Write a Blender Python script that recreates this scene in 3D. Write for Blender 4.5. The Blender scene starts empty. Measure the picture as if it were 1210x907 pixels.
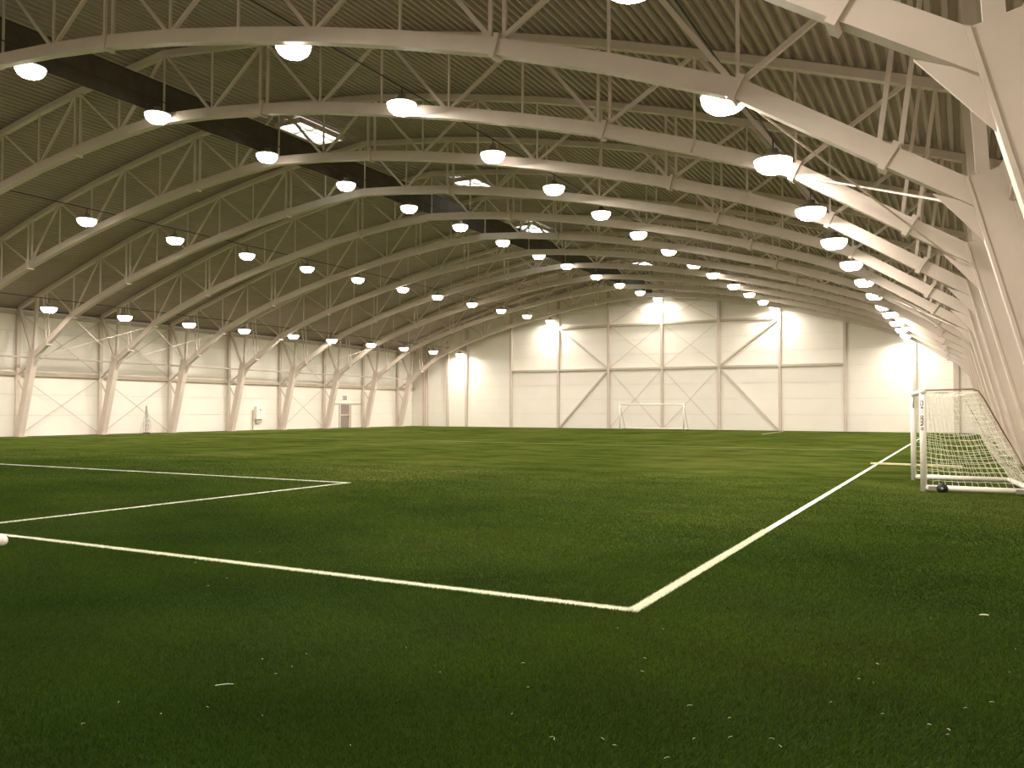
import bpy, bmesh, math, random
import numpy as np
from mathutils import Vector, Matrix

random.seed(7)
rng = np.random.default_rng(7)
S = bpy.context.scene
COL = S.collection

# ------------------------------------------------------------------ camera
CAM_H = 1.794
FPX, YAW, PITCH, ROLL = 999.57, 0.4917, 0.0310, 0.0022      # solved for a 1210 x 907 frame
cam_d = bpy.data.cameras.new('camera')
cam_d.sensor_fit = 'HORIZONTAL'
cam_d.sensor_width = 36.0
cam_d.lens = FPX / 1210 * 36.0
cam_d.clip_start = 0.05
cam_d.clip_end = 400
cam = bpy.data.objects.new('camera', cam_d)
COL.objects.link(cam)
fwd = Vector((-math.sin(YAW) * math.cos(PITCH), math.cos(YAW) * math.cos(PITCH), math.sin(PITCH)))
rt = Vector((math.cos(YAW), math.sin(YAW), 0))
up = rt.cross(fwd)
rt2 = rt * math.cos(ROLL) + up * math.sin(ROLL)
up2 = -rt * math.sin(ROLL) + up * math.cos(ROLL)
M3 = Matrix((rt2, up2, -fwd)).transposed()
cam.matrix_world = Matrix.Translation((0, 0, CAM_H)) @ M3.to_4x4()
S.camera = cam

# ------------------------------------------------------------------ world and exposure
w = bpy.data.worlds.new('world'); S.world = w
w.use_nodes = True
w.node_tree.nodes['Background'].inputs[0].default_value = (0.6, 0.68, 0.8, 1)
w.node_tree.nodes['Background'].inputs[1].default_value = 0.05
S.view_settings.view_transform = 'Standard'
S.view_settings.look = 'None'
S.view_settings.gamma = 1
S.view_settings.use_curve_mapping = False
S.view_settings.exposure = 0.55
LAMP_STRENGTH = 390.0
LAMP_COLOR = (1.0, 0.905, 0.79, 1)

# ------------------------------------------------------------------ measured layout (metres; camera stands at x = y = 0)
XC = -26.25                       # middle of the hall
X_RIGHT, X_LEFT = 2.25, -54.75    # inner faces of the long walls
Y_BACK, Y_FRONT = 78.6, -5.2
FRAME_Y = [9.42 + 6 * k for k in range(12)]
LOWX = [-1.07 - 2.518 * j for j in range(11)]
LOWZ = [6.05, 7.65, 8.62, 9.45, 10.14, 10.76, 11.29, 11.77, 12.15, 12.43, 12.62]
ROOF_PTS = [(2.6, 8.2), (2.1, 8.36), (-0.17, 9.13), (-1.07, 9.44), (-3.66, 10.3), (-8.07, 11.7), (-11.0, 12.5), (-13.5, 13.1),
            (-17.25, 13.88), (-21.0, 14.5), (-26.25, 15.08)]
_rx = np.array([p[0] for p in ROOF_PTS])[::-1]; _rz = np.array([p[1] for p in ROOF_PTS])[::-1]
def roof_z(x):
    if x < XC: x = 2 * XC - x
    return float(np.interp(x, _rx, _rz))

# ------------------------------------------------------------------ materials
def new_mat(name):
    m = bpy.data.materials.new(name); m.use_nodes = True
    nt = m.node_tree
    b = nt.nodes['Principled BSDF']
    return m, nt, b
def noise(nt, scale, detail=4, rough=0.55, coord='Object', mapping=None):
    tc = nt.nodes.new('ShaderNodeTexCoord')
    n = nt.nodes.new('ShaderNodeTexNoise')
    n.inputs['Scale'].default_value = scale; n.inputs['Detail'].default_value = detail; n.inputs['Roughness'].default_value = rough
    if mapping:
        mp = nt.nodes.new('ShaderNodeMapping'); mp.inputs['Scale'].default_value = mapping
        nt.links.new(tc.outputs[coord], mp.inputs[0]); nt.links.new(mp.outputs[0], n.inputs['Vector'])
    else:
        nt.links.new(tc.outputs[coord], n.inputs['Vector'])
    return n
def ramp(nt, src, stops):
    r = nt.nodes.new('ShaderNodeValToRGB')
    e = r.color_ramp.elements
    while len(e) < len(stops): e.new(0.5)
    for el, (p, c) in zip(e, stops):
        el.position = p; el.color = tuple(c) + (1,)
    nt.links.new(src, r.inputs[0])
    return r
def simple(name, col, rough=0.6, metallic=0.0, var=0.06, scale=3.0, bump=0.0):
    m, nt, b = new_mat(name)
    n = noise(nt, scale)
    lo = [max(0, c * (1 - var)) for c in col]; hi = [min(1, c * (1 + var)) for c in col]
    r = ramp(nt, n.outputs[0], [(0.3, lo), (0.7, hi)])
    nt.links.new(r.outputs[0], b.inputs['Base Color'])
    b.inputs['Roughness'].default_value = rough
    b.inputs['Metallic'].default_value = metallic
    if bump:
        n2 = noise(nt, scale * 12)
        bp = nt.nodes.new('ShaderNodeBump'); bp.inputs['Strength'].default_value = bump; bp.inputs['Distance'].default_value = 0.01
        nt.links.new(n2.outputs[0], bp.inputs['Height']); nt.links.new(bp.outputs[0], b.inputs['Normal'])
    return m
def emissive(name, col, strength):
    m, nt, b = new_mat(name)
    b.inputs['Base Color'].default_value = (0.8, 0.8, 0.8, 1)
    b.inputs['Emission Color'].default_value = col
    b.inputs['Emission Strength'].default_value = strength
    return m

MAT = {}
MAT['steel'] = simple('painted steel beige', (0.61, 0.52, 0.45), 0.5, var=0.05, scale=1.3)
MAT['wall'] = simple('wall panel cream', (0.84, 0.795, 0.715), 0.55, var=0.02, scale=0.6)
MAT['joint'] = simple('panel joint sealant', (0.72, 0.67, 0.59), 0.7, var=0.05)
MAT['girt'] = simple('wall rail steel', (0.50, 0.42, 0.33), 0.5, var=0.06)
MAT['deck'] = simple('roof deck painted', (0.40, 0.325, 0.275), 0.6, var=0.08, scale=0.5)
MAT['curtain'] = simple('dark curtain fabric', (0.085, 0.072, 0.05), 0.9, var=0.2, scale=2.0)
MAT['cable'] = simple('dark cable rubber', (0.03, 0.028, 0.022), 0.6)
MAT['housing'] = simple('lamp housing grey', (0.35, 0.33, 0.29), 0.4, metallic=0.3)
MAT['emitter'] = emissive('lamp emitter lit', LAMP_COLOR, LAMP_STRENGTH)
MAT['lens'] = emissive('lamp lens rim lit', LAMP_COLOR, 6.0)
MAT['daylight'] = emissive('skylight daylight', (0.86, 0.95, 1.0, 1), 2.4)
MAT['white'] = simple('white powder coat', (0.86, 0.83, 0.76), 0.35, var=0.02)
MAT['line'] = simple('white turf fibre', (0.80, 0.80, 0.66), 0.8, var=0.12, scale=40, bump=0.4)
MAT['faint_line'] = simple('faded yellowish turf fibre', (0.30, 0.33, 0.13), 0.85, var=0.25, scale=8)
MAT['net'] = simple('white net cord', (0.80, 0.78, 0.66), 0.8)
MAT['brown'] = simple('rod backlit tone', (0.22, 0.13, 0.08), 0.5)  # net support rods: their backlit darkening is put into the base colour
MAT['black'] = simple('black rubber', (0.015, 0.016, 0.018), 0.5)
MAT['greymetal'] = simple('dull grey metal', (0.33, 0.31, 0.28), 0.45, metallic=0.5)
MAT['doorglass'] = simple('grey door pane', (0.27, 0.22, 0.20), 0.25, var=0.1, scale=6)
MAT['plank'] = simple('pale wood', (0.74, 0.64, 0.36), 0.6, var=0.12, scale=5)
MAT['ink'] = simple('dark print', (0.10, 0.045, 0.04), 0.6)
MAT['ink_grey'] = simple('grey print', (0.10, 0.095, 0.085), 0.6)
MAT['wire'] = simple('grey netting', (0.42, 0.38, 0.33), 0.7)

def turf_material():
    m, nt, b = new_mat('artificial turf')
    big = noise(nt, 0.16, 5, 0.6, mapping=(1.0, 0.55, 1.0))
    streak = noise(nt, 0.9, 6, 0.7, mapping=(0.45, 0.8, 1.0))
    fine = noise(nt, 60, 3, 0.7)
    r1 = ramp(nt, big.outputs[0], [(0.28, (0.042, 0.062, 0.011)), (0.5, (0.070, 0.092, 0.018)), (0.72, (0.116, 0.128, 0.033))])
    r2 = ramp(nt, streak.outputs[0], [(0.32, (0.55, 0.58, 0.55)), (0.52, (1, 1, 1)), (0.7, (1.35, 1.28, 1.3))])
    r3 = ramp(nt, fine.outputs[0], [(0.25, (0.5, 0.55, 0.5)), (0.6, (1.05, 1.05, 1.0)), (0.85, (1.5, 1.4, 1.3))])
    def mul(a, c):
        mx = nt.nodes.new('ShaderNodeMix'); mx.data_type = 'RGBA'; mx.blend_type = 'MULTIPLY'; mx.inputs[0].default_value = 1
        nt.links.new(a, mx.inputs[6]); nt.links.new(c, mx.inputs[7]); return mx.outputs[2]
    nt.links.new(mul(mul(r1.outputs[0], r2.outputs[0]), r3.outputs[0]), b.inputs['Base Color'])
    b.inputs['Roughness'].default_value = 0.85
    b.inputs['Specular IOR Level'].default_value = 0.0
    bp = nt.nodes.new('ShaderNodeBump'); bp.inputs['Strength'].default_value = 0.7; bp.inputs['Distance'].default_value = 0.03
    nt.links.new(fine.outputs[0], bp.inputs['Height']); nt.links.new(bp.outputs[0], b.inputs['Normal'])
    return m
MAT['turf'] = turf_material()
def blade_material():
    m, nt, b = new_mat('turf fibre')
    a = nt.nodes.new('ShaderNodeAttribute'); a.attribute_name = 'tint'
    nt.links.new(a.outputs['Color'], b.inputs['Base Color'])
    b.inputs['Roughness'].default_value = 0.55
    b.inputs['Specular IOR Level'].default_value = 0.08
    tr = nt.nodes.new('ShaderNodeBsdfTranslucent'); nt.links.new(a.outputs['Color'], tr.inputs['Color'])
    mx = nt.nodes.new('ShaderNodeMixShader'); mx.inputs[0].default_value = 0.4
    nt.links.new(b.outputs[0], mx.inputs[1]); nt.links.new(tr.outputs[0], mx.inputs[2])
    nt.links.new(mx.outputs[0], nt.nodes['Material Output'].inputs['Surface'])
    return m
MAT['blade'] = blade_material()

# ------------------------------------------------------------------ builders
def link(name, me, mat=None, parent=None):
    o = bpy.data.objects.new(name, me)
    COL.objects.link(o)
    if mat is not None and me is not None and not me.materials: me.materials.append(MAT[mat])
    if parent is not None: o.parent = parent
    return o
def empty(name, loc=(0, 0, 0)):
    o = bpy.data.objects.new(name, None); COL.objects.link(o); o.location = loc; o.empty_display_size = 0.2
    return o
def tag(o, label=None, cat=None, group=None, kind=None):
    if label: o['label'] = label
    if cat: o['category'] = cat
    if group: o['group'] = group
    if kind: o['kind'] = kind
    return o
class MB:
    def __init__(s): s.v = []; s.f = []
    def add(s, vs, fs):
        n = len(s.v); s.v += [tuple(v) for v in vs]; s.f += [tuple(n + i for i in f) for f in fs]; return s
    def box(s, c, d):
        x, y, z = c; a, b, e = d[0] / 2, d[1] / 2, d[2] / 2
        vs = [(x + i * a, y + j * b, z + k * e) for i in (-1, 1) for j in (-1, 1) for k in (-1, 1)]
        return s.add(vs, [(0, 1, 3, 2), (4, 6, 7, 5), (0, 4, 5, 1), (2, 3, 7, 6), (0, 2, 6, 4), (1, 5, 7, 3)])
    def bar(s, p, q, wy, hz, up=(0, 1, 0)):
        """square bar from p to q: wy along `up`, hz across"""
        p, q = Vector(p), Vector(q); d = (q - p).normalized(); u = Vector(up)
        u = (u - d * u.dot(d)).normalized(); t = d.cross(u)
        vs = []
        for e in (p, q):
            for a, b in ((-1, -1), (1, -1), (1, 1), (-1, 1)): vs.append(e + u * a * wy / 2 + t * b * hz / 2)
        return s.add(vs, [(0, 1, 2, 3), (7, 6, 5, 4), (0, 4, 5, 1), (1, 5, 6, 2), (2, 6, 7, 3), (3, 7, 4, 0)])
    def tube(s, pts, r, n=8, cap=True):
        pts = [Vector(p) for p in pts]; rings = []
        prev = None
        for i, p in enumerate(pts):
            d = (pts[min(i + 1, len(pts) - 1)] - pts[max(i - 1, 0)]).normalized()
            ref = prev if prev is not None else (Vector((0, 0, 1)) if abs(d.z) < 0.9 else Vector((1, 0, 0)))
            u = (ref - d * ref.dot(d)).normalized(); prev = u; t = d.cross(u)
            rr = r[i] if isinstance(r, (list, tuple)) else r
            rings.append([p + (u * math.cos(2 * math.pi * k / n) + t * math.sin(2 * math.pi * k / n)) * rr for k in range(n)])
        vs = [v for g in rings for v in g]; fs = []
        for i in range(len(rings) - 1):
            for k in range(n):
                fs.append((i * n + k, i * n + (k + 1) % n, (i + 1) * n + (k + 1) % n, (i + 1) * n + k))
        if cap:
            fs.append(tuple(range(n - 1, -1, -1))); fs.append(tuple(len(vs) - n + k for k in range(n)))
        return s.add(vs, fs)
    def prism(s, poly, y0, y1):
        """polygon given as (x, z) extruded along y"""
        n = len(poly)
        vs = [(x, y0, z) for x, z in poly] + [(x, y1, z) for x, z in poly]
        fs = [tuple(range(n)), tuple(range(2 * n - 1, n - 1, -1))] + [(i, i + n, (i + 1) % n + n, (i + 1) % n) for i in range(n)]
        return s.add(vs, fs)
    def lathe(s, prof, n=20, c=(0, 0, 0)):
        """profile (r, z) turned about z"""
        vs = []; fs = []
        for r, z in prof:
            for k in range(n):
                a = 2 * math.pi * k / n; vs.append((c[0] + r * math.cos(a), c[1] + r * math.sin(a), c[2] + z))
        for i in range(len(prof) - 1):
            for k in range(n): fs.append((i * n + k, i * n + (k + 1) % n, (i + 1) * n + (k + 1) % n, (i + 1) * n + k))
        return s.add(vs, fs)
    def mesh(s, name, smooth=False):
        me = bpy.data.meshes.new(name); me.from_pydata(s.v, [], s.f)
        bm = bmesh.new(); bm.from_mesh(me); bmesh.ops.recalc_face_normals(bm, faces=bm.faces); bm.to_mesh(me); bm.free()
        if smooth:
            me.polygons.foreach_set('use_smooth', [True] * len(me.polygons))
        me.update(); return me
    def build(s, name, mat, parent=None, smooth=False):
        return link(name, s.mesh(name, smooth), mat, parent)
ORD = ['last', 'second', 'third', 'fourth', 'fifth', 'sixth', 'seventh', 'eighth', 'ninth', 'tenth', 'eleventh', 'twelfth',
       'thirteenth', 'fourteenth', 'fifteenth', 'sixteenth']

# ================================================================== the setting
# ---- turf floor
TL_X, GL_Y, PB_X, PB_Y, HL_Y, LW = -2.64, 7.23, -13.36, 16.45, 41.2, 0.105
fl = MB(); NX, NY = 1, 1
fl.add([(X_LEFT - 0.4, Y_FRONT - 0.4, 0), (X_RIGHT + 0.4, Y_FRONT - 0.4, 0), (X_RIGHT + 0.4, Y_BACK + 0.4, 0), (X_LEFT - 0.4, Y_BACK + 0.4, 0)], [(0, 1, 2, 3)])
floor = tag(fl.build('floor', 'turf'), 'green artificial turf football pitch covering the hall floor', kind='structure')

def line_strip(name, a, b, width, mat, label, z=0.012, ragged=True):
    """white strip lying in the turf from a to b with slightly ragged edges"""
    a, b = Vector((a[0], a[1], 0)), Vector((b[0], b[1], 0)); d = b - a; L = d.length; d.normalize(); n = Vector((-d.y, d.x, 0))
    steps = int(max(2, min(L / 0.05, 600))) if ragged else 2
    m = MB(); vs = []; fs = []
    for i in range(steps + 1):
        p = a + d * (L * i / steps)
        j = 0.006 if ragged else 0
        l = p + n * (width / 2 + random.uniform(-j, j)); r = p - n * (width / 2 + random.uniform(-j, j))
        vs += [(l.x, l.y, z), (r.x, r.y, z)]
    for i in range(steps): fs.append((2 * i, 2 * i + 1, 2 * i + 3, 2 * i + 2))
    m.add(vs, fs)
    o = m.build(name, mat, floor); o['label'] = label; return o
line_strip('touchline', (TL_X, GL_Y - LW / 2), (TL_X, 66), LW, 'line', 'bright white touchline running towards the back wall')
line_strip('goal_line', (TL_X, GL_Y), (-53, GL_Y), LW, 'line', 'white goal line crossing the foreground turf')
line_strip('penalty_area_line', (PB_X, PB_Y), (-40, PB_Y), LW, 'line', 'white front line of the penalty area')
line_strip('penalty_area_line', (PB_X, GL_Y), (PB_X, PB_Y + LW / 2), LW, 'line', 'white side line of the penalty area')
line_strip('halfway_line', (TL_X, HL_Y), (-50, HL_Y), 0.10, 'faint_line', 'faint yellowish line crossing the far turf')
line_strip('far_line', (-13.7, 66.0), (-13.95, 76.2), 0.10, 'line', 'short pale line before the back wall')
line_strip('wall_side_line', (-52.6, 20.0), (-52.6, 70.0), 0.22, 'faint_line', 'pale strip along the foot of the left wall')

# ---- turf fibres near the camera: one triangle each, white where the lines run
def fibres():
    xs = []; ys = []
    n = 6400000
    y = 1.9 + 23.1 * rng.random(n)
    lo, hi = -1.85 * y - 0.5, np.minimum(0.16 * y + 0.5, X_RIGHT - 0.6)
    x = lo + (hi - lo) * rng.random(n)
    dens = np.minimum(1, (4.0 / y) ** 2) * np.clip((25 - y) / 15, 0, 1) * (hi - lo) / 8.5      # per area, thinning with distance
    k = rng.random(n) < dens
    xs.append(x[k]); ys.append(y[k])
    # dense white fibres of the lines
    def strip(n, x0, x1, y0, y1):
        xs.append(x0 + (x1 - x0) * rng.random(n)); ys.append(y0 + (y1 - y0) * rng.random(n))
    strip(26000, TL_X - LW / 2, TL_X + LW / 2, GL_Y - LW / 2, 13.0)
    strip(30000, -11.5, TL_X, GL_Y - LW / 2, GL_Y + LW / 2)
    x = np.concatenate(xs); y = np.concatenate(ys); N = len(x)
    on = ((np.abs(x - TL_X) < LW / 2) & (y > GL_Y - LW / 2)) | ((np.abs(y - GL_Y) < LW / 2) & (x < TL_X + LW / 2))
    on |= (np.abs(x - PB_X) < LW / 2) & (y > GL_Y) & (y < PB_Y + LW / 2)
    on |= (np.abs(y - PB_Y) < LW / 2) & (x < PB_X + LW / 2)
    h = 0.016 + 0.016 * rng.random(N); h[on] *= 0.9
    az = rng.random(N) * 2 * np.pi; lean = 0.35 + 0.75 * rng.random(N)
    # combed gently in broad swathes
    comb = 0.25 * np.sin(x * 0.9 + 0.4 * y) + 0.2 * np.sin(y * 1.7 - 0.3 * x)
    dx = np.cos(az) * lean * h + comb * h; dy = np.sin(az) * lean * h + 0.3 * comb * h
    wd = 0.0019 + 0.0012 * rng.random(N); wd *= (1 + 0.06 * y)
    wa = rng.random(N) * np.pi
    wx, wy = np.cos(wa) * wd, np.sin(wa) * wd
    V = np.zeros((N, 3, 3), np.float32)
    V[:, 0] = np.stack([x - wx, y - wy, np.zeros(N)], 1); V[:, 1] = np.stack([x + wx, y + wy, np.zeros(N)], 1)
    V[:, 2] = np.stack([x + dx, y + dy, h], 1)
    me = bpy.data.meshes.new('turf_fibres')
    me.vertices.add(3 * N); me.vertices.foreach_set('co', V.ravel())
    me.loops.add(3 * N); me.loops.foreach_set('vertex_index', np.arange(3 * N, dtype=np.int32))
    me.polygons.add(N); me.polygons.foreach_set('loop_start', np.arange(0, 3 * N, 3, dtype=np.int32))
    try: me.polygons.foreach_set('loop_total', np.full(N, 3, np.int32))
    except Exception: pass
    patch = 0.5 + 0.5 * np.sin(x * 0.7 + 1.3 * np.sin(y * 0.55)) * np.sin(y * 0.8 + 0.9 * np.sin(x * 0.5))
    patch2 = 0.5 + 0.5 * np.sin(x * 2.3 + 1.1 * np.sin(y * 1.9 + 1) + 0.7 * y) * np.sin(y * 2.9 - 0.8 * np.sin(x * 1.7))
    g = np.stack([0.025 + 0.030 * patch + 0.008 * patch2, 0.058 + 0.026 * patch + 0.020 * patch2, 0.0065 + 0.004 * patch], 1)
    g *= (0.4 + 1.2 * rng.random(N))[:, None]
    brown = rng.random(N) < 0.05
    g[brown] = np.array([0.09, 0.10, 0.03])
    g[on] = np.array([0.80, 0.80, 0.66]) * (0.85 + 0.3 * rng.random(on.sum()))[:, None]
    C = np.ones((N, 3, 4), np.float32); C[:, :, :3] = g[:, None, :]
    ca = me.color_attributes.new('tint', 'FLOAT_COLOR', 'POINT'); ca.data.foreach_set('color', C.ravel())
    me.update(calc_edges=True)
    me.materials.append(MAT['blade'])
    o = link('turf_fibres', me, None, floor)
    return tag(o, 'short green artificial grass fibres on the foreground turf', kind='stuff')
fibres()

# ---- long and end walls: backing slab with panels, posts, rails and braces as parts
def panel_mesh(w_, h_, axis):
    d = (0.04, w_ - 0.03, h_ - 0.03) if axis == 'x' else (w_ - 0.03, 0.04, h_ - 0.03)
    return MB().box((0, 0, 0), d).mesh('panel')
def long_wall(name, x, sgn, label):
    EZ = roof_z(X_RIGHT)
    wl = MB().box((x + sgn * 0.17, (Y_FRONT + Y_BACK) / 2, EZ / 2), (0.3, Y_BACK - Y_FRONT + 0.6, EZ + 0.1)).build(name, 'joint')
    tag(wl, label, kind='structure')
    rows = [(0.0, 1.38), (1.38, 1.38), (2.76, 1.38), (4.14, 1.38), (5.52, 1.38), (6.9, EZ - 6.9)]
    meshes = {}
    ys = [Y_FRONT] + [y for y in [3.42 - 6] if y > Y_FRONT] + [3.42] + FRAME_Y + [Y_BACK]
    for a, b in zip(ys[:-1], ys[1:]):
        for z0, hh in rows:
            key = (round(b - a, 3), round(hh, 3))
            if key not in meshes:
                meshes[key] = panel_mesh(b - a, hh, 'x'); meshes[key].materials.append(MAT['wall'])
            o = link('panel', meshes[key], None, wl); o.location = (x, (a + b) / 2, z0 + hh / 2)
    return wl
wall_left = long_wall('wall_left', X_LEFT, -1, 'cream panelled long wall on the left with steel posts')
wall_right = long_wall('wall_right', X_RIGHT, 1, 'cream panelled long wall on the right behind the goal')
for wl, x, s in ((wall_left, X_LEFT, 1), (wall_right, X_RIGHT, -1)):
    MB().box((x + s * 0.14, (Y_FRONT + Y_BACK) / 2, 4.12), (0.20, Y_BACK - Y_FRONT, 0.26)).build('wall_rail', 'girt', wl)
    MB().tube([(x + s * 1.55, FRAME_Y[0] - 6, 5.15), (x + s * 1.55, FRAME_Y[-1], 5.15)], 0.065, 8).build('tie_rail', 'steel', wl)
    MB().box((x + s * 0.16, (Y_FRONT + Y_BACK) / 2, 8.12), (0.24, Y_BACK - Y_FRONT, 0.22)).build('eave_beam', 'girt', wl)
    for k in (4, 5, 8):                                   # braced bays
        y0, y1 = FRAME_Y[k], FRAME_Y[k + 1]
        xr = x + s * 0.32
        for (za, zb) in ((3.95, 0.12), (0.12, 3.95), (4.25, 8.0), (8.0, 4.25)):
            MB().tube([(xr, y0 + 0.15, za), (xr, y1 - 0.15, zb)], 0.02, 6).build('brace_rod', 'girt', wl)

def end_wall(name, y, sgn, label, detail):
    """gable wall following the roof line"""
    n = 40
    xs = [X_LEFT - 0.3 + (X_RIGHT - X_LEFT + 0.6) * i / n for i in range(n + 1)]
    poly = [(xs[0], 0)] + [(xs[-1], 0)] + [(x, roof_z(min(max(x, X_LEFT), X_RIGHT)) + 0.2) for x in xs[::-1]]
    m = MB().prism(poly, y + sgn * 0.02, y + sgn * 0.3)
    wl = tag(m.build(name, 'joint'), label, kind='structure')
    cx = [-25.65 + 5.49 * i for i in range(-5, 6)]
    edges = [X_LEFT] + [c for c in cx if X_LEFT + 0.5 < c < X_RIGHT - 0.5] + [X_RIGHT]
    rows = [0, 1.45, 2.9, 4.35, 5.8, 7.25, 8.7, 10.15, 11.6, 13.05, 14.5, 15.2]
    for a, b in zip(edges[:-1], edges[1:]):
        for z0, z1 in zip(rows[:-1], rows[1:]):
            za, zb = roof_z(a), roof_z(b)
            lo = min(za, zb)
            if z0 >= max(za, zb) - 0.05: continue
            x0, x1 = a + 0.015, b - 0.015
            f = lambda x: min(z1 - 0.012, roof_z(x))
            top = [(x1 + (x0 - x1) * i / 6, f(x1 + (x0 - x1) * i / 6)) for i in range(7)]
            base = z0 + 0.012
            top = [(x, max(z, base + 0.005)) for x, z in top]
            MB().prism([(x0, base), (x1, base)] + top, y - sgn * 0.035, y + sgn * 0.025).build('panel', 'wall', wl)
    return wl, cx
wall_back, CX = end_wall('wall_back', Y_BACK, 1, 'cream panelled gable wall at the far end with steel columns and braces', True)
wall_front, _ = end_wall('wall_front', Y_FRONT, -1, 'cream panelled gable wall behind the camera', False)

yc = Y_BACK - 0.17
for c in CX:
    top = roof_z(c) - 0.1
    MB().box((c, yc, top / 2), (0.24, 0.26, top)).build('column', 'steel', wall_back)
MB().box((-52.56, yc, 4.4), (0.12, 0.14, 8.8)).build('column', 'steel', wall_back)
MB().box((-50.0, yc, 4.7), (0.30, 0.22, 9.4)).build('column', 'steel', wall_back)
MB().box((-0.63, yc, 4.4), (0.40, 0.30, 8.8)).build('column', 'steel', wall_back)
def beam(a, b, z, mat='girt', hgt=0.2):
    MB().box(((a + b) / 2, yc, z), (b - a - 0.26, 0.2, hgt)).build('beam', mat, wall_back)
LOWB = [-42.12, -36.63, -31.14, -25.65, -20.16, -14.67, -9.18]
for a, b in zip(LOWB[:-1], LOWB[1:]): beam(a, b, 5.88)
for a, b in zip(LOWB[1:-1], LOWB[2:-0 or None]):
    if b > -14.6: break
    beam(a, b, 10.2)
for p, q in (((-36.5, 10.1), (-31.3, 6.05)), ((-31.3, 5.68), (-36.45, 0.12)), ((-20.0, 6.05), (-14.85, 10.1)), ((-20.0, 5.68), (-14.85, 0.12))):
    MB().bar((p[0], yc, p[1]), (q[0], yc, q[1]), 0.16, 0.16).build('brace', 'steel', wall_back)
for a, b in ((-31.0, -25.8), (-25.5, -20.3)):
    for z0, z1 in ((0.15, 5.7), (6.05, 10.05), (10.35, 13.2)):
        for p, q in (((a, z0), (b, z1)), ((a, z1), (b, z0))):
            MB().tube([(p[0], Y_BACK - 0.1 - (0.03 if p[1] < q[1] else 0.0), p[1]), (q[0], Y_BACK - 0.1 - (0.03 if p[1] < q[1] else 0.0), q[1])], 0.018, 6).build('brace_rod', 'girt', wall_back)

# ---- corrugated roof deck (ribs run the length of the hall)
def deck():
    pitch, dep = 0.29, 0.135
    xs = []; x = X_LEFT - 0.35
    prof = []
    i = 0
    n = int((X_RIGHT - X_LEFT + 0.7) / pitch) + 1
    for i in range(n):
        x0 = X_LEFT - 0.35 + i * pitch
        for fx, dz in ((0.0, 0.0), (0.32, 0.0), (0.46, dep), (0.86, dep)):
            xx = x0 + fx * pitch
            prof.append((xx, roof_z(min(max(xx, X_LEFT - 0.35), X_RIGHT + 0.35)) + 0.15 + dz))
    m = MB(); y0, y1 = Y_FRONT - 0.3, Y_BACK + 0.3
    N = len(prof)
    vs = [(x, y0, z) for x, z in prof] + [(x, y1, z) for x, z in prof] + [(x, y0, z + 0.25) for x, z in (prof[0], prof[-1])] + [(x, y1, z + 0.25) for x, z in (prof[0], prof[-1])]
    fs = [(i, i + 1, i + 1 + N, i + N) for i in range(N - 1)]
    m.add(vs[:2 * N], fs)
    return tag(m.build('ceiling', 'deck'), 'corrugated steel roof deck of the hall, arched and dark', kind='structure')
deck()

# ---- skylights near the ridge
for i, (sx, sy, ly, wx) in enumerate(((-27.3, 30.6, 3.0, 1.5), (-25.1, 42.3, 2.7, 1.6), (-27.5, 54.6, 3.2, 1.5), (-25.4, 72.4, 2.6, 1.4))):
    z = roof_z(sx) + 0.06
    root = empty('window_%d' % (i + 1), (sx, sy, z - 0.02))
    tag(root, ['bright skylight near the ridge, nearest of the four', 'bright skylight near the ridge, second nearest of the four',
               'bright skylight near the ridge, third nearest of the four', 'bright skylight near the ridge, farthest of the four'][i], kind='structure')
    f = MB()
    for dx in (-wx / 2, wx / 2): f.box((dx, 0, 0), (0.09, ly + 0.1, 0.22))
    for dy in (-ly / 2, ly / 2): f.box((0, dy, 0), (wx + 0.1, 0.09, 0.22))
    f.build('window_frame', 'steel', root)
    b = MB().box((0, -ly * 0.1, -0.02), (wx, 0.07, 0.1)).box((wx * 0.12, 0, -0.02), (0.06, ly, 0.1)); b.build('glazing_bar', 'steel', root)
    MB().box((0, 0, 0.04), (wx, ly, 0.02)).build('pane', 'daylight', root)

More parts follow.
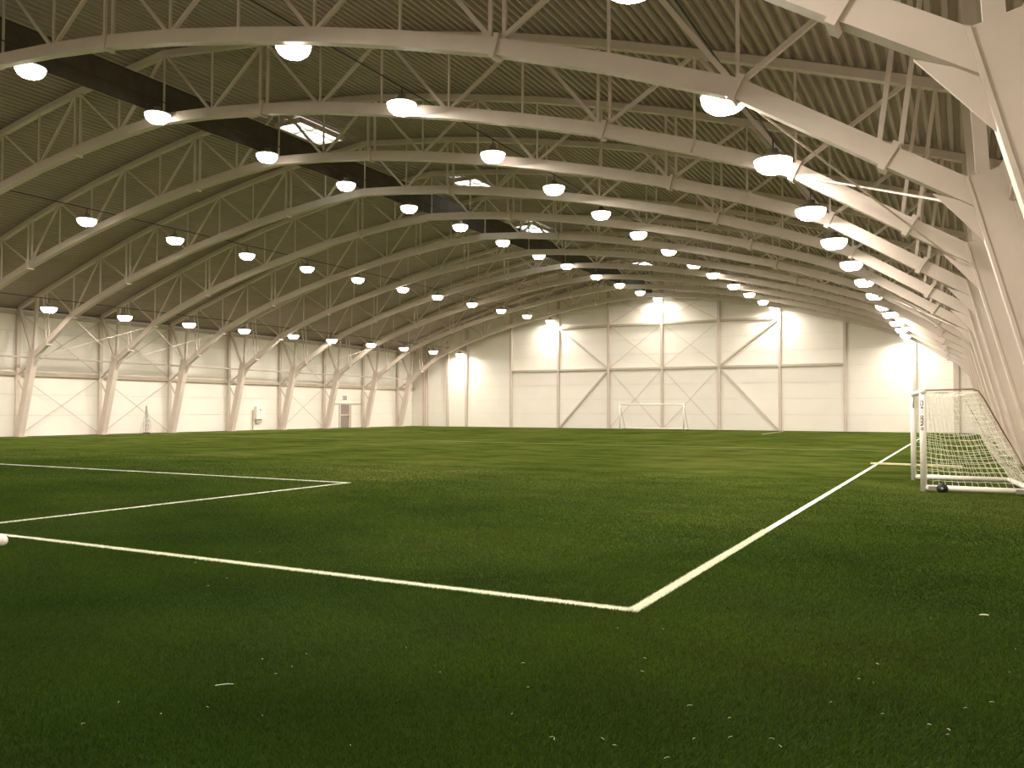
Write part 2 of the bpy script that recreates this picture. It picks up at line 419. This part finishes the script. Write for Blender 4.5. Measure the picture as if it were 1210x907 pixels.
# ================================================================== steel arch frames
def mirror(p): return (2 * XC - p[0], p[1])
def make_frame():
    """one arch in the plane y = 0: list of (name, mesh)"""
    parts = []
    def put(name, mb, mat, flange_of=None):
        me = mb.mesh(name); me.materials.append(MAT[mat]); parts.append((name, me, flange_of))
        return len(parts) - 1
    low = list(zip(LOWX, LOWZ))
    upn = [(x, roof_z(x)) for x in LOWX]
    for side in (0, 1):
        T = (lambda p: p) if side == 0 else mirror
        def B(p, q): p, q = T(p), T(q); return (p[0], 0, p[1]), (q[0], 0, q[1])
        # leg: tapered, leaning in, with flange plates on both edges
        b, t = (1.70, 0.0), (0.33, 5.60)
        d = (Vector((t[0], t[1])) - Vector((b[0], b[1]))).normalized(); nrm = Vector((-d.y, d.x))      # nrm points to the pitch
        def edge(p, wd): return (p[0] + nrm.x * wd, p[1] + nrm.y * wd)
        poly = [edge(b, -0.20), edge(b, 0.20), edge(t, 0.27), edge(t, -0.27)]
        poly[0] = (poly[0][0], 0.0); poly[1] = (poly[1][0], 0.0)
        li = put('leg', MB().prism([T(p) for p in poly], -0.14, 0.14), 'steel')
        for e0, e1 in ((poly[1], poly[2]), (poly[0], poly[3])):
            p, q = B(e0, e1)
            put('flange', MB().bar(p, q, 0.36, 0.05), 'steel', li)
        put('base_plate', MB().box((T(b)[0], 0, 0.02), (0.75, 0.5, 0.04)), 'steel', li)
        # haunch plate under the knee
        hp = [(-0.42, 5.36), (0.16, 5.12), (0.36, 4.55), (0.30, 4.52)]
        put('haunch_plate', MB().prism([T(p) for p in hp], -0.03, 0.03), 'steel')
        # lower chord, in straight lengths bolted together
        kn = (0.30, 5.20)
        ends = [[kn, low[0]], [low[0], low[1]], low[1:4], low[3:9], low[8:11]]
        for seg in ends:
            m = MB()
            for p, q in zip(seg[:-1], seg[1:]):
                dd = Vector((q[0] - p[0], q[1] - p[1])).normalized() * 0.015
                P, Q = B((p[0] - dd.x, p[1] - dd.y), (q[0] + dd.x, q[1] + dd.y))
                m.bar(P, Q, 0.26, 0.36)
            put('lower_chord', m, 'steel')
        # splice collars
        for j in (0, 1, 3, 8):
            a = low[j]; nb = low[j + 1]; pv = low[j - 1] if j else kn
            dd = Vector((nb[0] - pv[0], nb[1] - pv[1])).normalized()
            P, Q = B((a[0] - dd.x * 0.06, a[1] - dd.y * 0.06), (a[0] + dd.x * 0.06, a[1] + dd.y * 0.06))
            put('splice_plate', MB().bar(P, Q, 0.36, 0.50), 'steel')
        # upper chord
        m = MB()
        up_line = [(1.95, roof_z(1.95))] + upn
        for p, q in zip(up_line[:-1], up_line[1:]):
            P, Q = B(p, q); m.bar(P, Q, 0.22, 0.22)
        put('upper_chord', m, 'steel')
        # web: posts (paired at the splices) and diagonals fanning from every other node
        for j in range(0, 11):
            if j == 10 and side == 1: continue
            l, u = low[j], upn[j]
            if j in (0, 3, 8):
                for dx in (-0.17, 0.17):
                    P, Q = B((l[0] + dx, l[1] + 0.16), (u[0] + dx + (0.42 if j == 0 else 0), u[1] - 0.08)); put('web_post', MB().bar(P, Q, 0.08, 0.08), 'steel')
            else:
                P, Q = B((l[0], l[1] + 0.16), (u[0], u[1] - 0.08)); put('web_post', MB().bar(P, Q, 0.06, 0.06), 'steel')
            if j % 2 == 1:
                for k in (j - 1, j + 1):
                    s_ = 0.1 if k > j else -0.1
                    P, Q = B((l[0] - s_, l[1] + 0.16), (upn[k][0] + s_, upn[k][1] - 0.08)); put('web_diagonal', MB().bar(P, Q, 0.085, 0.10), 'steel')
        # posts and struts from the knee to roof and wall
        P, Q = B((0.30, 5.60), (0.10, roof_z(0.1) - 0.08)); put('knee_post', MB().bar(P, Q, 0.16, 0.20), 'steel')
        P, Q = B((0.50, 5.45), (1.86, 8.25)); put('knee_strut', MB().bar(P, Q, 0.18, 0.14), 'steel')
        P, Q = B((0.72, 4.85), (1.92, 4.05)); put('knee_strut', MB().bar(P, Q, 0.09, 0.09), 'steel')
        P, Q = B((1.90, 3.7), (1.22, 2.7)); put('knee_strut', MB().bar(P, Q, 0.07, 0.07), 'steel')
        x = T((2.02, 0))[0]
        put('wall_post', MB().box((x, 0, 4.15), (0.16, 0.24, 8.3)), 'steel')
    return parts
PARTS = make_frame()
for k, y in enumerate(FRAME_Y):
    root = empty('roof_arch_frame', (0, y, 0))
    n = 11 - k
    if k == 0: lab = 'beige steel arch frame nearest the camera, its knee at top right corner'
    elif k == 11: lab = 'beige steel arch frame closest to the back wall'
    else: lab = 'beige steel arch frame, %s counted from the back wall' % ORD[n]
    tag(root, lab, 'arch frame', 'steel arch frames spanning the hall')
    objs = []
    for name, me, par in PARTS:
        o = bpy.data.objects.new(name, me); COL.objects.link(o)
        o.parent = root if par is None else objs[par]
        objs.append(o)

# ---- crossed bracing rods between neighbouring frames, at the haunches
def cross_brace(k, side, label):
    y0, y1 = FRAME_Y[k], FRAME_Y[k + 1]
    T = (lambda p: p) if side == 'right' else mirror
    a, b = T((-0.15, 5.22)), T((-3.45, 7.48))
    root = empty('cross_brace', ((a[0] + b[0]) / 2, (y0 + y1) / 2, (a[1] + b[1]) / 2)); c = root.location
    tag(root, label, 'brace', 'crossed bracing rods between the arch frames')
    for i, (p, q) in enumerate((((a[0], y0 + 0.15, a[1]), (b[0], y1 - 0.15, b[1])), ((b[0], y0 + 0.15, b[1] - 0.05), (a[0], y1 - 0.15, a[1] - 0.05)))):
        MB().tube([Vector(p) - c, Vector(q) - c], 0.022, 6).build('rod', 'steel', root)
cross_brace(1, 'right', 'thin crossed rods beside the second arch haunch at upper right')
cross_brace(4, 'left', 'thin crossed rods by the left wall, nearest pair')
cross_brace(5, 'left', 'thin crossed rods by the left wall, above the hanging net')
cross_brace(8, 'left', 'thin crossed rods by the left wall, next before the door')
cross_brace(5, 'right', 'thin crossed rods between far arch haunches on the right')

# ---- dark smoke curtain along the ridge
m = MB(); cy0, cy1 = 3.0, Y_BACK - 0.6
n = 160; vs = []; fs = []
for i in range(n + 1):
    y = cy0 + (cy1 - cy0) * i / n
    wv = 0.02 * math.sin(i * 2.1)
    for xo in (-0.015, 0.015):
        vs += [(-26.5 + wv + xo, y, 12.86), (-26.5 + wv * 0.3 + xo, y, 14.02)]
for i in range(n):
    a = 4 * i; b = a + 4
    fs += [(a, a + 1, b + 1, b), (a + 2, b + 2, b + 3, a + 3), (a, b, b + 2, a + 2), (a + 1, a + 3, b + 3, b + 1)]
m.add(vs, fs)
cur = empty('smoke_curtain', (-26.5, cy0, 12.86)); tag(cur, 'long dark fabric curtain hung lengthwise under the ridge', 'curtain')
o = m.build('fabric', 'curtain', cur); o.location = (26.5, -cy0, -12.86)
o = MB().tube([(-26.5, cy0, 14.05), (-26.5, cy1, 14.05)], 0.035, 6).build('rail', 'cable', cur); o.location = (26.5, -cy0, -12.86)

# ================================================================== lamps: five rows
ROWS = [  # x, z of the lens, first y, first index, wording
    (-48.03, 7.77, 15.75, -3, 'row along the left wall'),
    (-37.21, 10.87, 15.7, -3, 'row left of the ridge'),
    (-25.83, 12.47, 15.97, -3, 'ridge row'),
    (-14.96, 11.00, 16.1, -3, 'row right of the ridge'),
    (-4.01, 7.76, 16.1, -3, 'row along the right haunches'),
]
SL = 5.165
R_L = 0.45
lens_me = MB().lathe([(0.28, -0.21), (0.37, -0.15), (0.43, -0.05), (R_L, 0.06)], 18).mesh('lens', True); lens_me.materials.append(MAT['lens'])
disc_me = MB().add([(0.28 * math.cos(2 * math.pi * k / 12), 0.28 * math.sin(2 * math.pi * k / 12), -0.21) for k in range(12)], [tuple(range(11, -1, -1))]).mesh('emitter'); disc_me.materials.append(MAT['emitter'])
hous_me = MB().lathe([(0.0, 0.34), (0.12, 0.34), (0.13, 0.24), (0.24, 0.20), (0.36, 0.14), (R_L + 0.02, 0.10), (R_L + 0.02, 0.062), (0.0, 0.062)], 18).mesh('housing', True); hous_me.materials.append(MAT['housing'])
stem_me = MB().tube([(0, 0, 0.32), (0, 0, 0.575)], 0.018, 6).mesh('stem'); stem_me.materials.append(MAT['cable'])
for (x, z, y0, i0, word) in ROWS:
    last = 12
    for i in range(i0, last + 1):
        y = y0 + SL * i
        for fy in FRAME_Y:                            # keep clear of the chord the lamp hangs beside
            if abs(y - fy) < 0.62: y = fy + (0.62 if y > fy else -0.62)
        y = min(y, Y_BACK - 0.85)
        root = empty('high_bay_lamp', (x, y, z))
        q = last - i
        lab = ('lit round lamp nearest the back wall, %s' % word) if q == 0 else ('lit round lamp, %s from the back wall, %s' % (ORD[q], word))
        tag(root, lab, 'lamp', 'round lamps hanging in rows under the roof')
        for nm, me in (('lens', lens_me), ('emitter', disc_me), ('housing', hous_me), ('stem', stem_me)):
            o = bpy.data.objects.new(nm, me); COL.objects.link(o); o.parent = root
    ca = MB().tube([(x, 3.0, z + 0.60), (x, Y_BACK - 0.15, z + 0.60)], 0.02, 6).build('cable_rail', 'cable')
    tag(ca, 'thin dark cable rail carrying the lamps, %s' % word, 'cable', 'cable rails over the lamp rows')

# ================================================================== near goal on the right
def net_grid(corner, nu, nv, r, sag=0.0, jit=0.0, seed=1):
    """corner: function (u, v) -> Vector; square-section cords along both directions, sampled so the net can sag"""
    rnd = random.Random(seed)
    m = MB()
    jitter = {}
    def P(i, j):
        if (i, j) not in jitter:
            e = 0 < i < nu and 0 < j < nv
            jitter[i, j] = Vector((rnd.uniform(-jit, jit), rnd.uniform(-jit, jit), rnd.uniform(-jit, jit))) if e else Vector((0, 0, 0))
        return corner(i / nu, j / nv) + jitter[i, j]
    for i in range(nu + 1): m.tube([P(i, j) for j in range(nv + 1)], r, 3, False)
    for j in range(nv + 1): m.tube([P(i, j) for i in range(nu + 1)], r, 3, False)
    return m
GX, GY0, GY1, GH = -0.84, 21.10, 24.45, 2.30
goal = tag(empty('football_goal', (GX, GY0, 0)), 'white portable goal with net and black wheel parked at the right', 'goal')
def G(x, y, z): return Vector((x, y, z))          # local: x into the goal, y along its mouth
GW = GY1 - GY0
BX, TX = 2.15, 1.10                              # depth on the ground and at the top
SKEW = -0.36                                     # the far post stands slightly further out
def g(x, y, z): return Vector((x + SKEW * y / GW, y, z))
for y in (0, GW):
    MB().tube([g(0, y, 0.0), g(0, y, GH)], 0.068, 14).build('post', 'white', goal, True)
MB().tube([g(0, -0.07, GH - 0.068), g(0, GW + 0.07, GH - 0.068)], 0.066, 14).build('crossbar', 'white', goal, True)
for y in (0, GW):
    MB().tube([g(0.02, y, 0.09), g(BX, y, 0.09)], 0.06, 12).build('base_bar', 'white', goal, True)
    st = MB().tube([g(0.05, y, GH - 0.04), g(TX - 0.12, y, GH - 0.02), g(TX, y, GH - 0.06), g(TX + 0.10, y, GH - 0.22), g(BX, y, 0.14)], 0.018, 8)
    st.build('net_support', 'brown', goal, True)
MB().tube([g(BX, -0.05, 0.09), g(BX, GW + 0.05, 0.09)], 0.06, 12).build('base_bar', 'white', goal, True)
# wheel with hub, foot brackets
wh = MB().tube([g(0.36, -0.13, 0.085), g(0.36, -0.075, 0.085)], 0.115, 20); wob = wh.build('wheel', 'black', goal, True)
MB().tube([g(0.36, -0.15, 0.085), g(0.36, -0.12, 0.085)], 0.03, 10).build('hub', 'greymetal', wob, True)
for bx in (0.22, 1.9):
    MB().bar(g(bx - 0.13, -0.068, 0.08), g(bx + 0.13, -0.068, 0.08), 0.03, 0.09, (0, 1, 0)).build('bracket', 'greymetal', goal)
wh2 = MB().tube([g(0.36, GW + 0.075, 0.085), g(0.36, GW + 0.13, 0.085)], 0.115, 20); wh2.build('wheel', 'black', goal, True)
MB().tube([g(0.0, 0, GH - 0.45), g(0.0, 0.45, GH - 0.07)], 0.025, 8).build('corner_stay', 'white', goal, True)
MB().tube([g(0.0, GW, GH - 0.45), g(0.0, GW - 0.45, GH - 0.07)], 0.025, 8).build('corner_stay', 'white', goal, True)
# net: two sides, sloping back, roof
def side_fn(y):
    def f(u, v):                                   # u along depth, v up
        dep = BX + (TX - BX) * v
        z = 0.15 + (GH - 0.24) * v
        z -= 0.10 * math.sin(math.pi * u) * math.sin(math.pi * min(1, v * 1.2)) + 0.03 * abs(math.sin(u * 28)) * max(0, 0.3 - v) * 3
        return g(0.05 + (dep - 0.05) * u, y + 0.04 * math.sin(3 * u + 5 * v), z)
    return f
net_parent = goal
net_grid(side_fn(0.02), 16, 17, 0.0055, jit=0.012, seed=2).build('net', 'net', goal)
net_grid(side_fn(GW - 0.02), 16, 17, 0.0055, jit=0.012, seed=3).build('net', 'net', goal)
def back_fn(u, v):
    x = BX + (TX - BX) * v - 0.16 * math.sin(math.pi * v) * (0.6 + 0.4 * math.sin(math.pi * u))
    return g(x, GW * u, 0.15 + (GH - 0.24) * v)
net_grid(back_fn, 26, 19, 0.0055, jit=0.015, seed=4).build('net', 'net', goal)
def top_fn(u, v):
    return g(0.05 + (TX - 0.05) * v, GW * u, GH - 0.08 - 0.10 * math.sin(math.pi * v) * math.sin(math.pi * u))
net_grid(top_fn, 26, 8, 0.0055, jit=0.01, seed=5).build('net', 'net', goal)
# dark lettering running down the near post, facing the pitch and the camera
lt = MB()
def mark(z, x0, x1, h):                            # thin raised marks wrapped on the near side of the post
    for i in range(2):
        pass
    a0, a1 = x0, x1
    n = 4; vs = []
    for kk in range(n + 1):
        ang = math.radians(a0 + (a1 - a0) * kk / n)
        for zz in (z - h / 2, z + h / 2):
            vs.append((0.070 * math.sin(ang), -0.070 * math.cos(ang), zz))
    lt.add(vs, [(2 * i, 2 * i + 2, 2 * i + 3, 2 * i + 1) for i in range(n)])
A0, A1 = -28, 28
def outline(z0, z1):
    mark(z0, A0, A1, 0.018); mark(z1, A0, A1, 0.018); mark((z0 + z1) / 2, A0, A0 + 14, z0 - z1); mark((z0 + z1) / 2, A1 - 14, A1, z0 - z1)
outline(2.02, 1.93); mark(1.885, A0, A1, 0.02); mark(1.86, A0 + 10, A1, 0.018)
for i in range(5): mark(1.79 - 0.012 * i, A1 - 12 - 10 * i, A1 - 10 * i, 0.014)
for i in range(3): outline(1.69 - 0.075 * i, 1.64 - 0.075 * i)
mark(1.47, A0, A1 - 20, 0.025); outline(1.42, 1.375)
lo = lt.build('lettering', 'ink', goal); lo['label'] = 'small dark lettering running down the post'
lo.rotation_euler = (0, 0, math.radians(-18))

# ================================================================== far goal
FX0, FX1, FY, FH = -29.15, -22.9, 76.3, 2.44
fg = tag(empty('football_goal', (FX0, FY, 0)), 'white full-width goal standing in front of the back wall', 'goal'); FWD = FX1 - FX0
for x in (0, FWD):
    MB().tube([(x, 0, 0), (x, 0, FH)], 0.06, 12).build('post', 'white', fg, True)
    MB().tube([(x, 0, FH - 0.06), (x + 0.02, 1.35, 0.1)], 0.02, 8).build('back_stay', 'greymetal', fg, True)
    MB().tube([(x, 0, 0.08), (x, 1.4, 0.08)], 0.06, 10).build('base_bar', 'white', fg, True)
    ww = MB().tube([(x - 0.12, 0.35, 0.11), (x - 0.07, 0.35, 0.11)], 0.11, 14).build('wheel', 'black', fg, True)
MB().tube([(-0.06, 0, FH - 0.06), (FWD + 0.06, 0, FH - 0.06)], 0.06, 12).build('crossbar', 'white', fg, True)
MB().tube([(-0.06, 1.4, 0.08), (FWD + 0.06, 1.4, 0.08)], 0.07, 12).build('base_bar', 'white', fg, True)

# ================================================================== goal at the left edge: only the rounded end of its ground weight shows
gw = tag(empty('goal_weight', (-11.54, 6.62, 0.085)), 'white rounded end of a goal weight at the left picture edge', 'goal weight')
prof = [(0.0, 0.0), (0.045, 0.012), (0.07, 0.035), (0.085, 0.09), (0.085, 1.5), (0.07, 1.56), (0.0, 1.58)]
cyl = MB().lathe(prof, 18); cyl.v = [(0.53 - z, y, x) for x, y, z in cyl.v]
cyl.build('tube', 'white', gw, True)
MB().tube([(0.42, -0.088, 0.0), (0.42, -0.080, 0.0)], 0.012, 8).build('bolt', 'black', gw)

# ================================================================== plank behind the near goal
pl = MB().bar((-2.80, 30.62, 0.055), (-0.10, 30.30, 0.055), 0.05, 0.13, (0, 0, 1)).build('wooden_plank', 'plank')
tag(pl, 'pale yellow wooden plank lying on the turf behind the parked goal', 'plank')

# ================================================================== left wall: door, sign, cabinet, hanging net
XF = X_LEFT + 0.02
dr = empty('door_1', (XF + 0.03, 66.75, 0)); tag(dr, 'grey glazed double-panel door in the left wall', kind='structure')
f = MB()
f.box((0.03, -0.82, 1.2), (0.10, 0.20, 2.4)).box((0.03, 0.60, 1.2), (0.10, 0.10, 2.4)).box((0.03, 0.88, 1.2), (0.10, 0.08, 2.4)).box((0.03, 0, 2.42), (0.12, 5.0, 0.12))
f.build('door_frame', 'steel', dr)
MB().box((0.04, -0.08, 1.84), (0.05, 1.22, 1.04)).build('pane', 'doorglass', dr)
MB().box((0.04, -0.08, 0.66), (0.05, 1.22, 1.20)).build('door_panel', 'doorglass', dr)
MB().box((0.06, -0.08, 1.29), (0.06, 1.22, 0.10)).build('cross_rail', 'steel', dr)
MB().box((0.04, 0.74, 1.19), (0.05, 0.20, 2.36)).build('side_panel', 'girt', dr)
MB().tube([(0.10, 0.42, 1.0), (0.10, 0.42, 1.25)], 0.02, 8).build('door_handle', 'black', dr)
sg = empty('number_sign', (XF + 0.03, 66.68, 3.0)); tag(sg, 'small sign with dark figures 10 above the door', 'sign')
MB().box((0.0, 0, 0), (0.02, 0.66, 0.5)).build('plate', 'wall', sg)
tm = MB()
tm.box((0.02, -0.17, 0), (0.02, 0.08, 0.36)).box((0.02, -0.23, 0.12), (0.02, 0.06, 0.08)).box((0.02, -0.17, -0.16), (0.02, 0.2, 0.05))
for dy in (0.04, 0.24): tm.box((0.02, dy, 0), (0.02, 0.07, 0.36))
tm.box((0.02, 0.14, 0.16), (0.02, 0.22, 0.06)).box((0.02, 0.14, -0.15), (0.02, 0.22, 0.08))
tm.build('figures', 'ink_grey', sg)
bx = empty('wall_cabinet', (XF + 0.02, 54.9, 0)); tag(bx, 'white box cabinet mounted on the left wall near the turf', 'cabinet')
MB().box((0.16, 0.06, 1.52), (0.30, 0.92, 1.12)).build('body', 'white', bx)
MB().box((0.32, 0.06, 1.52), (0.02, 0.86, 1.06)).build('door', 'white', bx)
MB().box((0.34, 0.0, 1.78), (0.03, 0.10, 0.10)).build('lock', 'black', bx)
MB().box((0.10, 0.0, 0.80), (0.18, 0.6, 0.34)).build('cable_box', 'girt', bx)
MB().tube([(0.08, -0.62, 0.05), (0.08, -0.62, 1.75)], 0.05, 8).build('pipe', 'girt', bx)

hn = empty('net_bundle', (X_LEFT + 0.75, 42.9, 0)); tag(hn, 'tangled grey net bundle hanging against the left wall', 'net')
m = MB(); rr = random.Random(11)
for s in range(16):
    pts = []
    sx, sy = rr.uniform(-1, 1), rr.uniform(-1, 1); ph = rr.uniform(0, 6)
    for i in range(26):
        t = i / 25; z = 1.92 * (1 - t) + 0.05
        sp = 0.05 + 0.42 * t ** 1.2
        pts.append((0.25 * sp * sx + 0.08 * sp * math.sin(9 * t + ph), sp * sy + 0.16 * sp * math.sin(14 * t + ph), z + 0.05 * math.sin(20 * t + ph)))
    m.tube(pts, 0.011, 4)
for s in range(9):
    cz, cyy = rr.uniform(0.16, 1.0), rr.uniform(-0.32, 0.36); r0 = rr.uniform(0.08, 0.17)
    m.tube([(rr.uniform(-.03, .03), cyy + r0 * math.cos(a * 0.52), max(0.03, cz + r0 * math.sin(a * 0.52))) for a in range(13)], 0.010, 4)
m.build('cords', 'wire', hn)
MB().tube([(0, 0, 1.9), (0.0, 0.0, 2.05)], 0.05, 8).build('knot', 'greymetal', hn)
MB().box((0, 0.05, 0.04), (0.16, 0.5, 0.08)).build('weight', 'black', hn)

# ================================================================== scraps of white fibre on the near turf
def ground(u, v):
    d = rt2 * ((u - 605) / FPX) + up2 * ((453.5 - v) / FPX) + fwd
    t = -CAM_H / d.z
    return Vector((d.x * t, d.y * t, 0))
def scrap(u, v, L, ang, label, group, wd=0.0022):
    p = ground(u, v)
    m = MB(); pts = []
    for i in range(5):
        t = i / 4 - 0.5
        pts.append((L * t * math.cos(ang) + 0.08 * L * math.sin(3 * t) * -math.sin(ang), L * t * math.sin(ang) + 0.08 * L * math.sin(3 * t) * math.cos(ang), 0.004 * math.cos(3 * t)))
    m.tube(pts, wd, 5)
    o = m.build('fibre_scrap', 'line'); o.location = (p.x, p.y, 0.034)
    tag(o, label, 'scrap', group)
scrap(265, 815, 0.11, math.radians(35), 'longest white fibre scrap, lying on the dark turf at lower left', None)
scrap(1163, 731, 0.07, math.radians(5), 'thick white scrap lying on the turf at the right edge', None, 0.006)
SP = [(245, 842), (140, 836), (98, 862), (190, 850), (310, 784), (345, 793), (326, 802), (310, 852), (268, 687), (231, 668), (307, 655), (362, 778), (246, 696),
      (730, 747), (784, 748), (762, 783), (759, 799), (618, 789), (624, 818), (605, 850), (655, 880), (652, 878), (712, 880), (726, 888), (788, 903), (815, 840),
      (820, 880), (863, 878), (862, 855), (912, 880), (922, 889), (982, 836), (1015, 808), (1032, 813), (1043, 850), (1098, 863), (1120, 875), (1121, 869), (1141, 843),
      (1172, 836), (1193, 800), (1200, 772), (1037, 790), (1100, 735), (414, 888), (520, 800), (480, 770)]
for i, (u, v) in enumerate(SP):
    scrap(u, v, 0.012 + 0.022 * random.random(), random.uniform(0, 3.1), 'tiny white fibre scrap scattered on the foreground turf', 'tiny fibre scraps on the foreground turf', 0.0012)
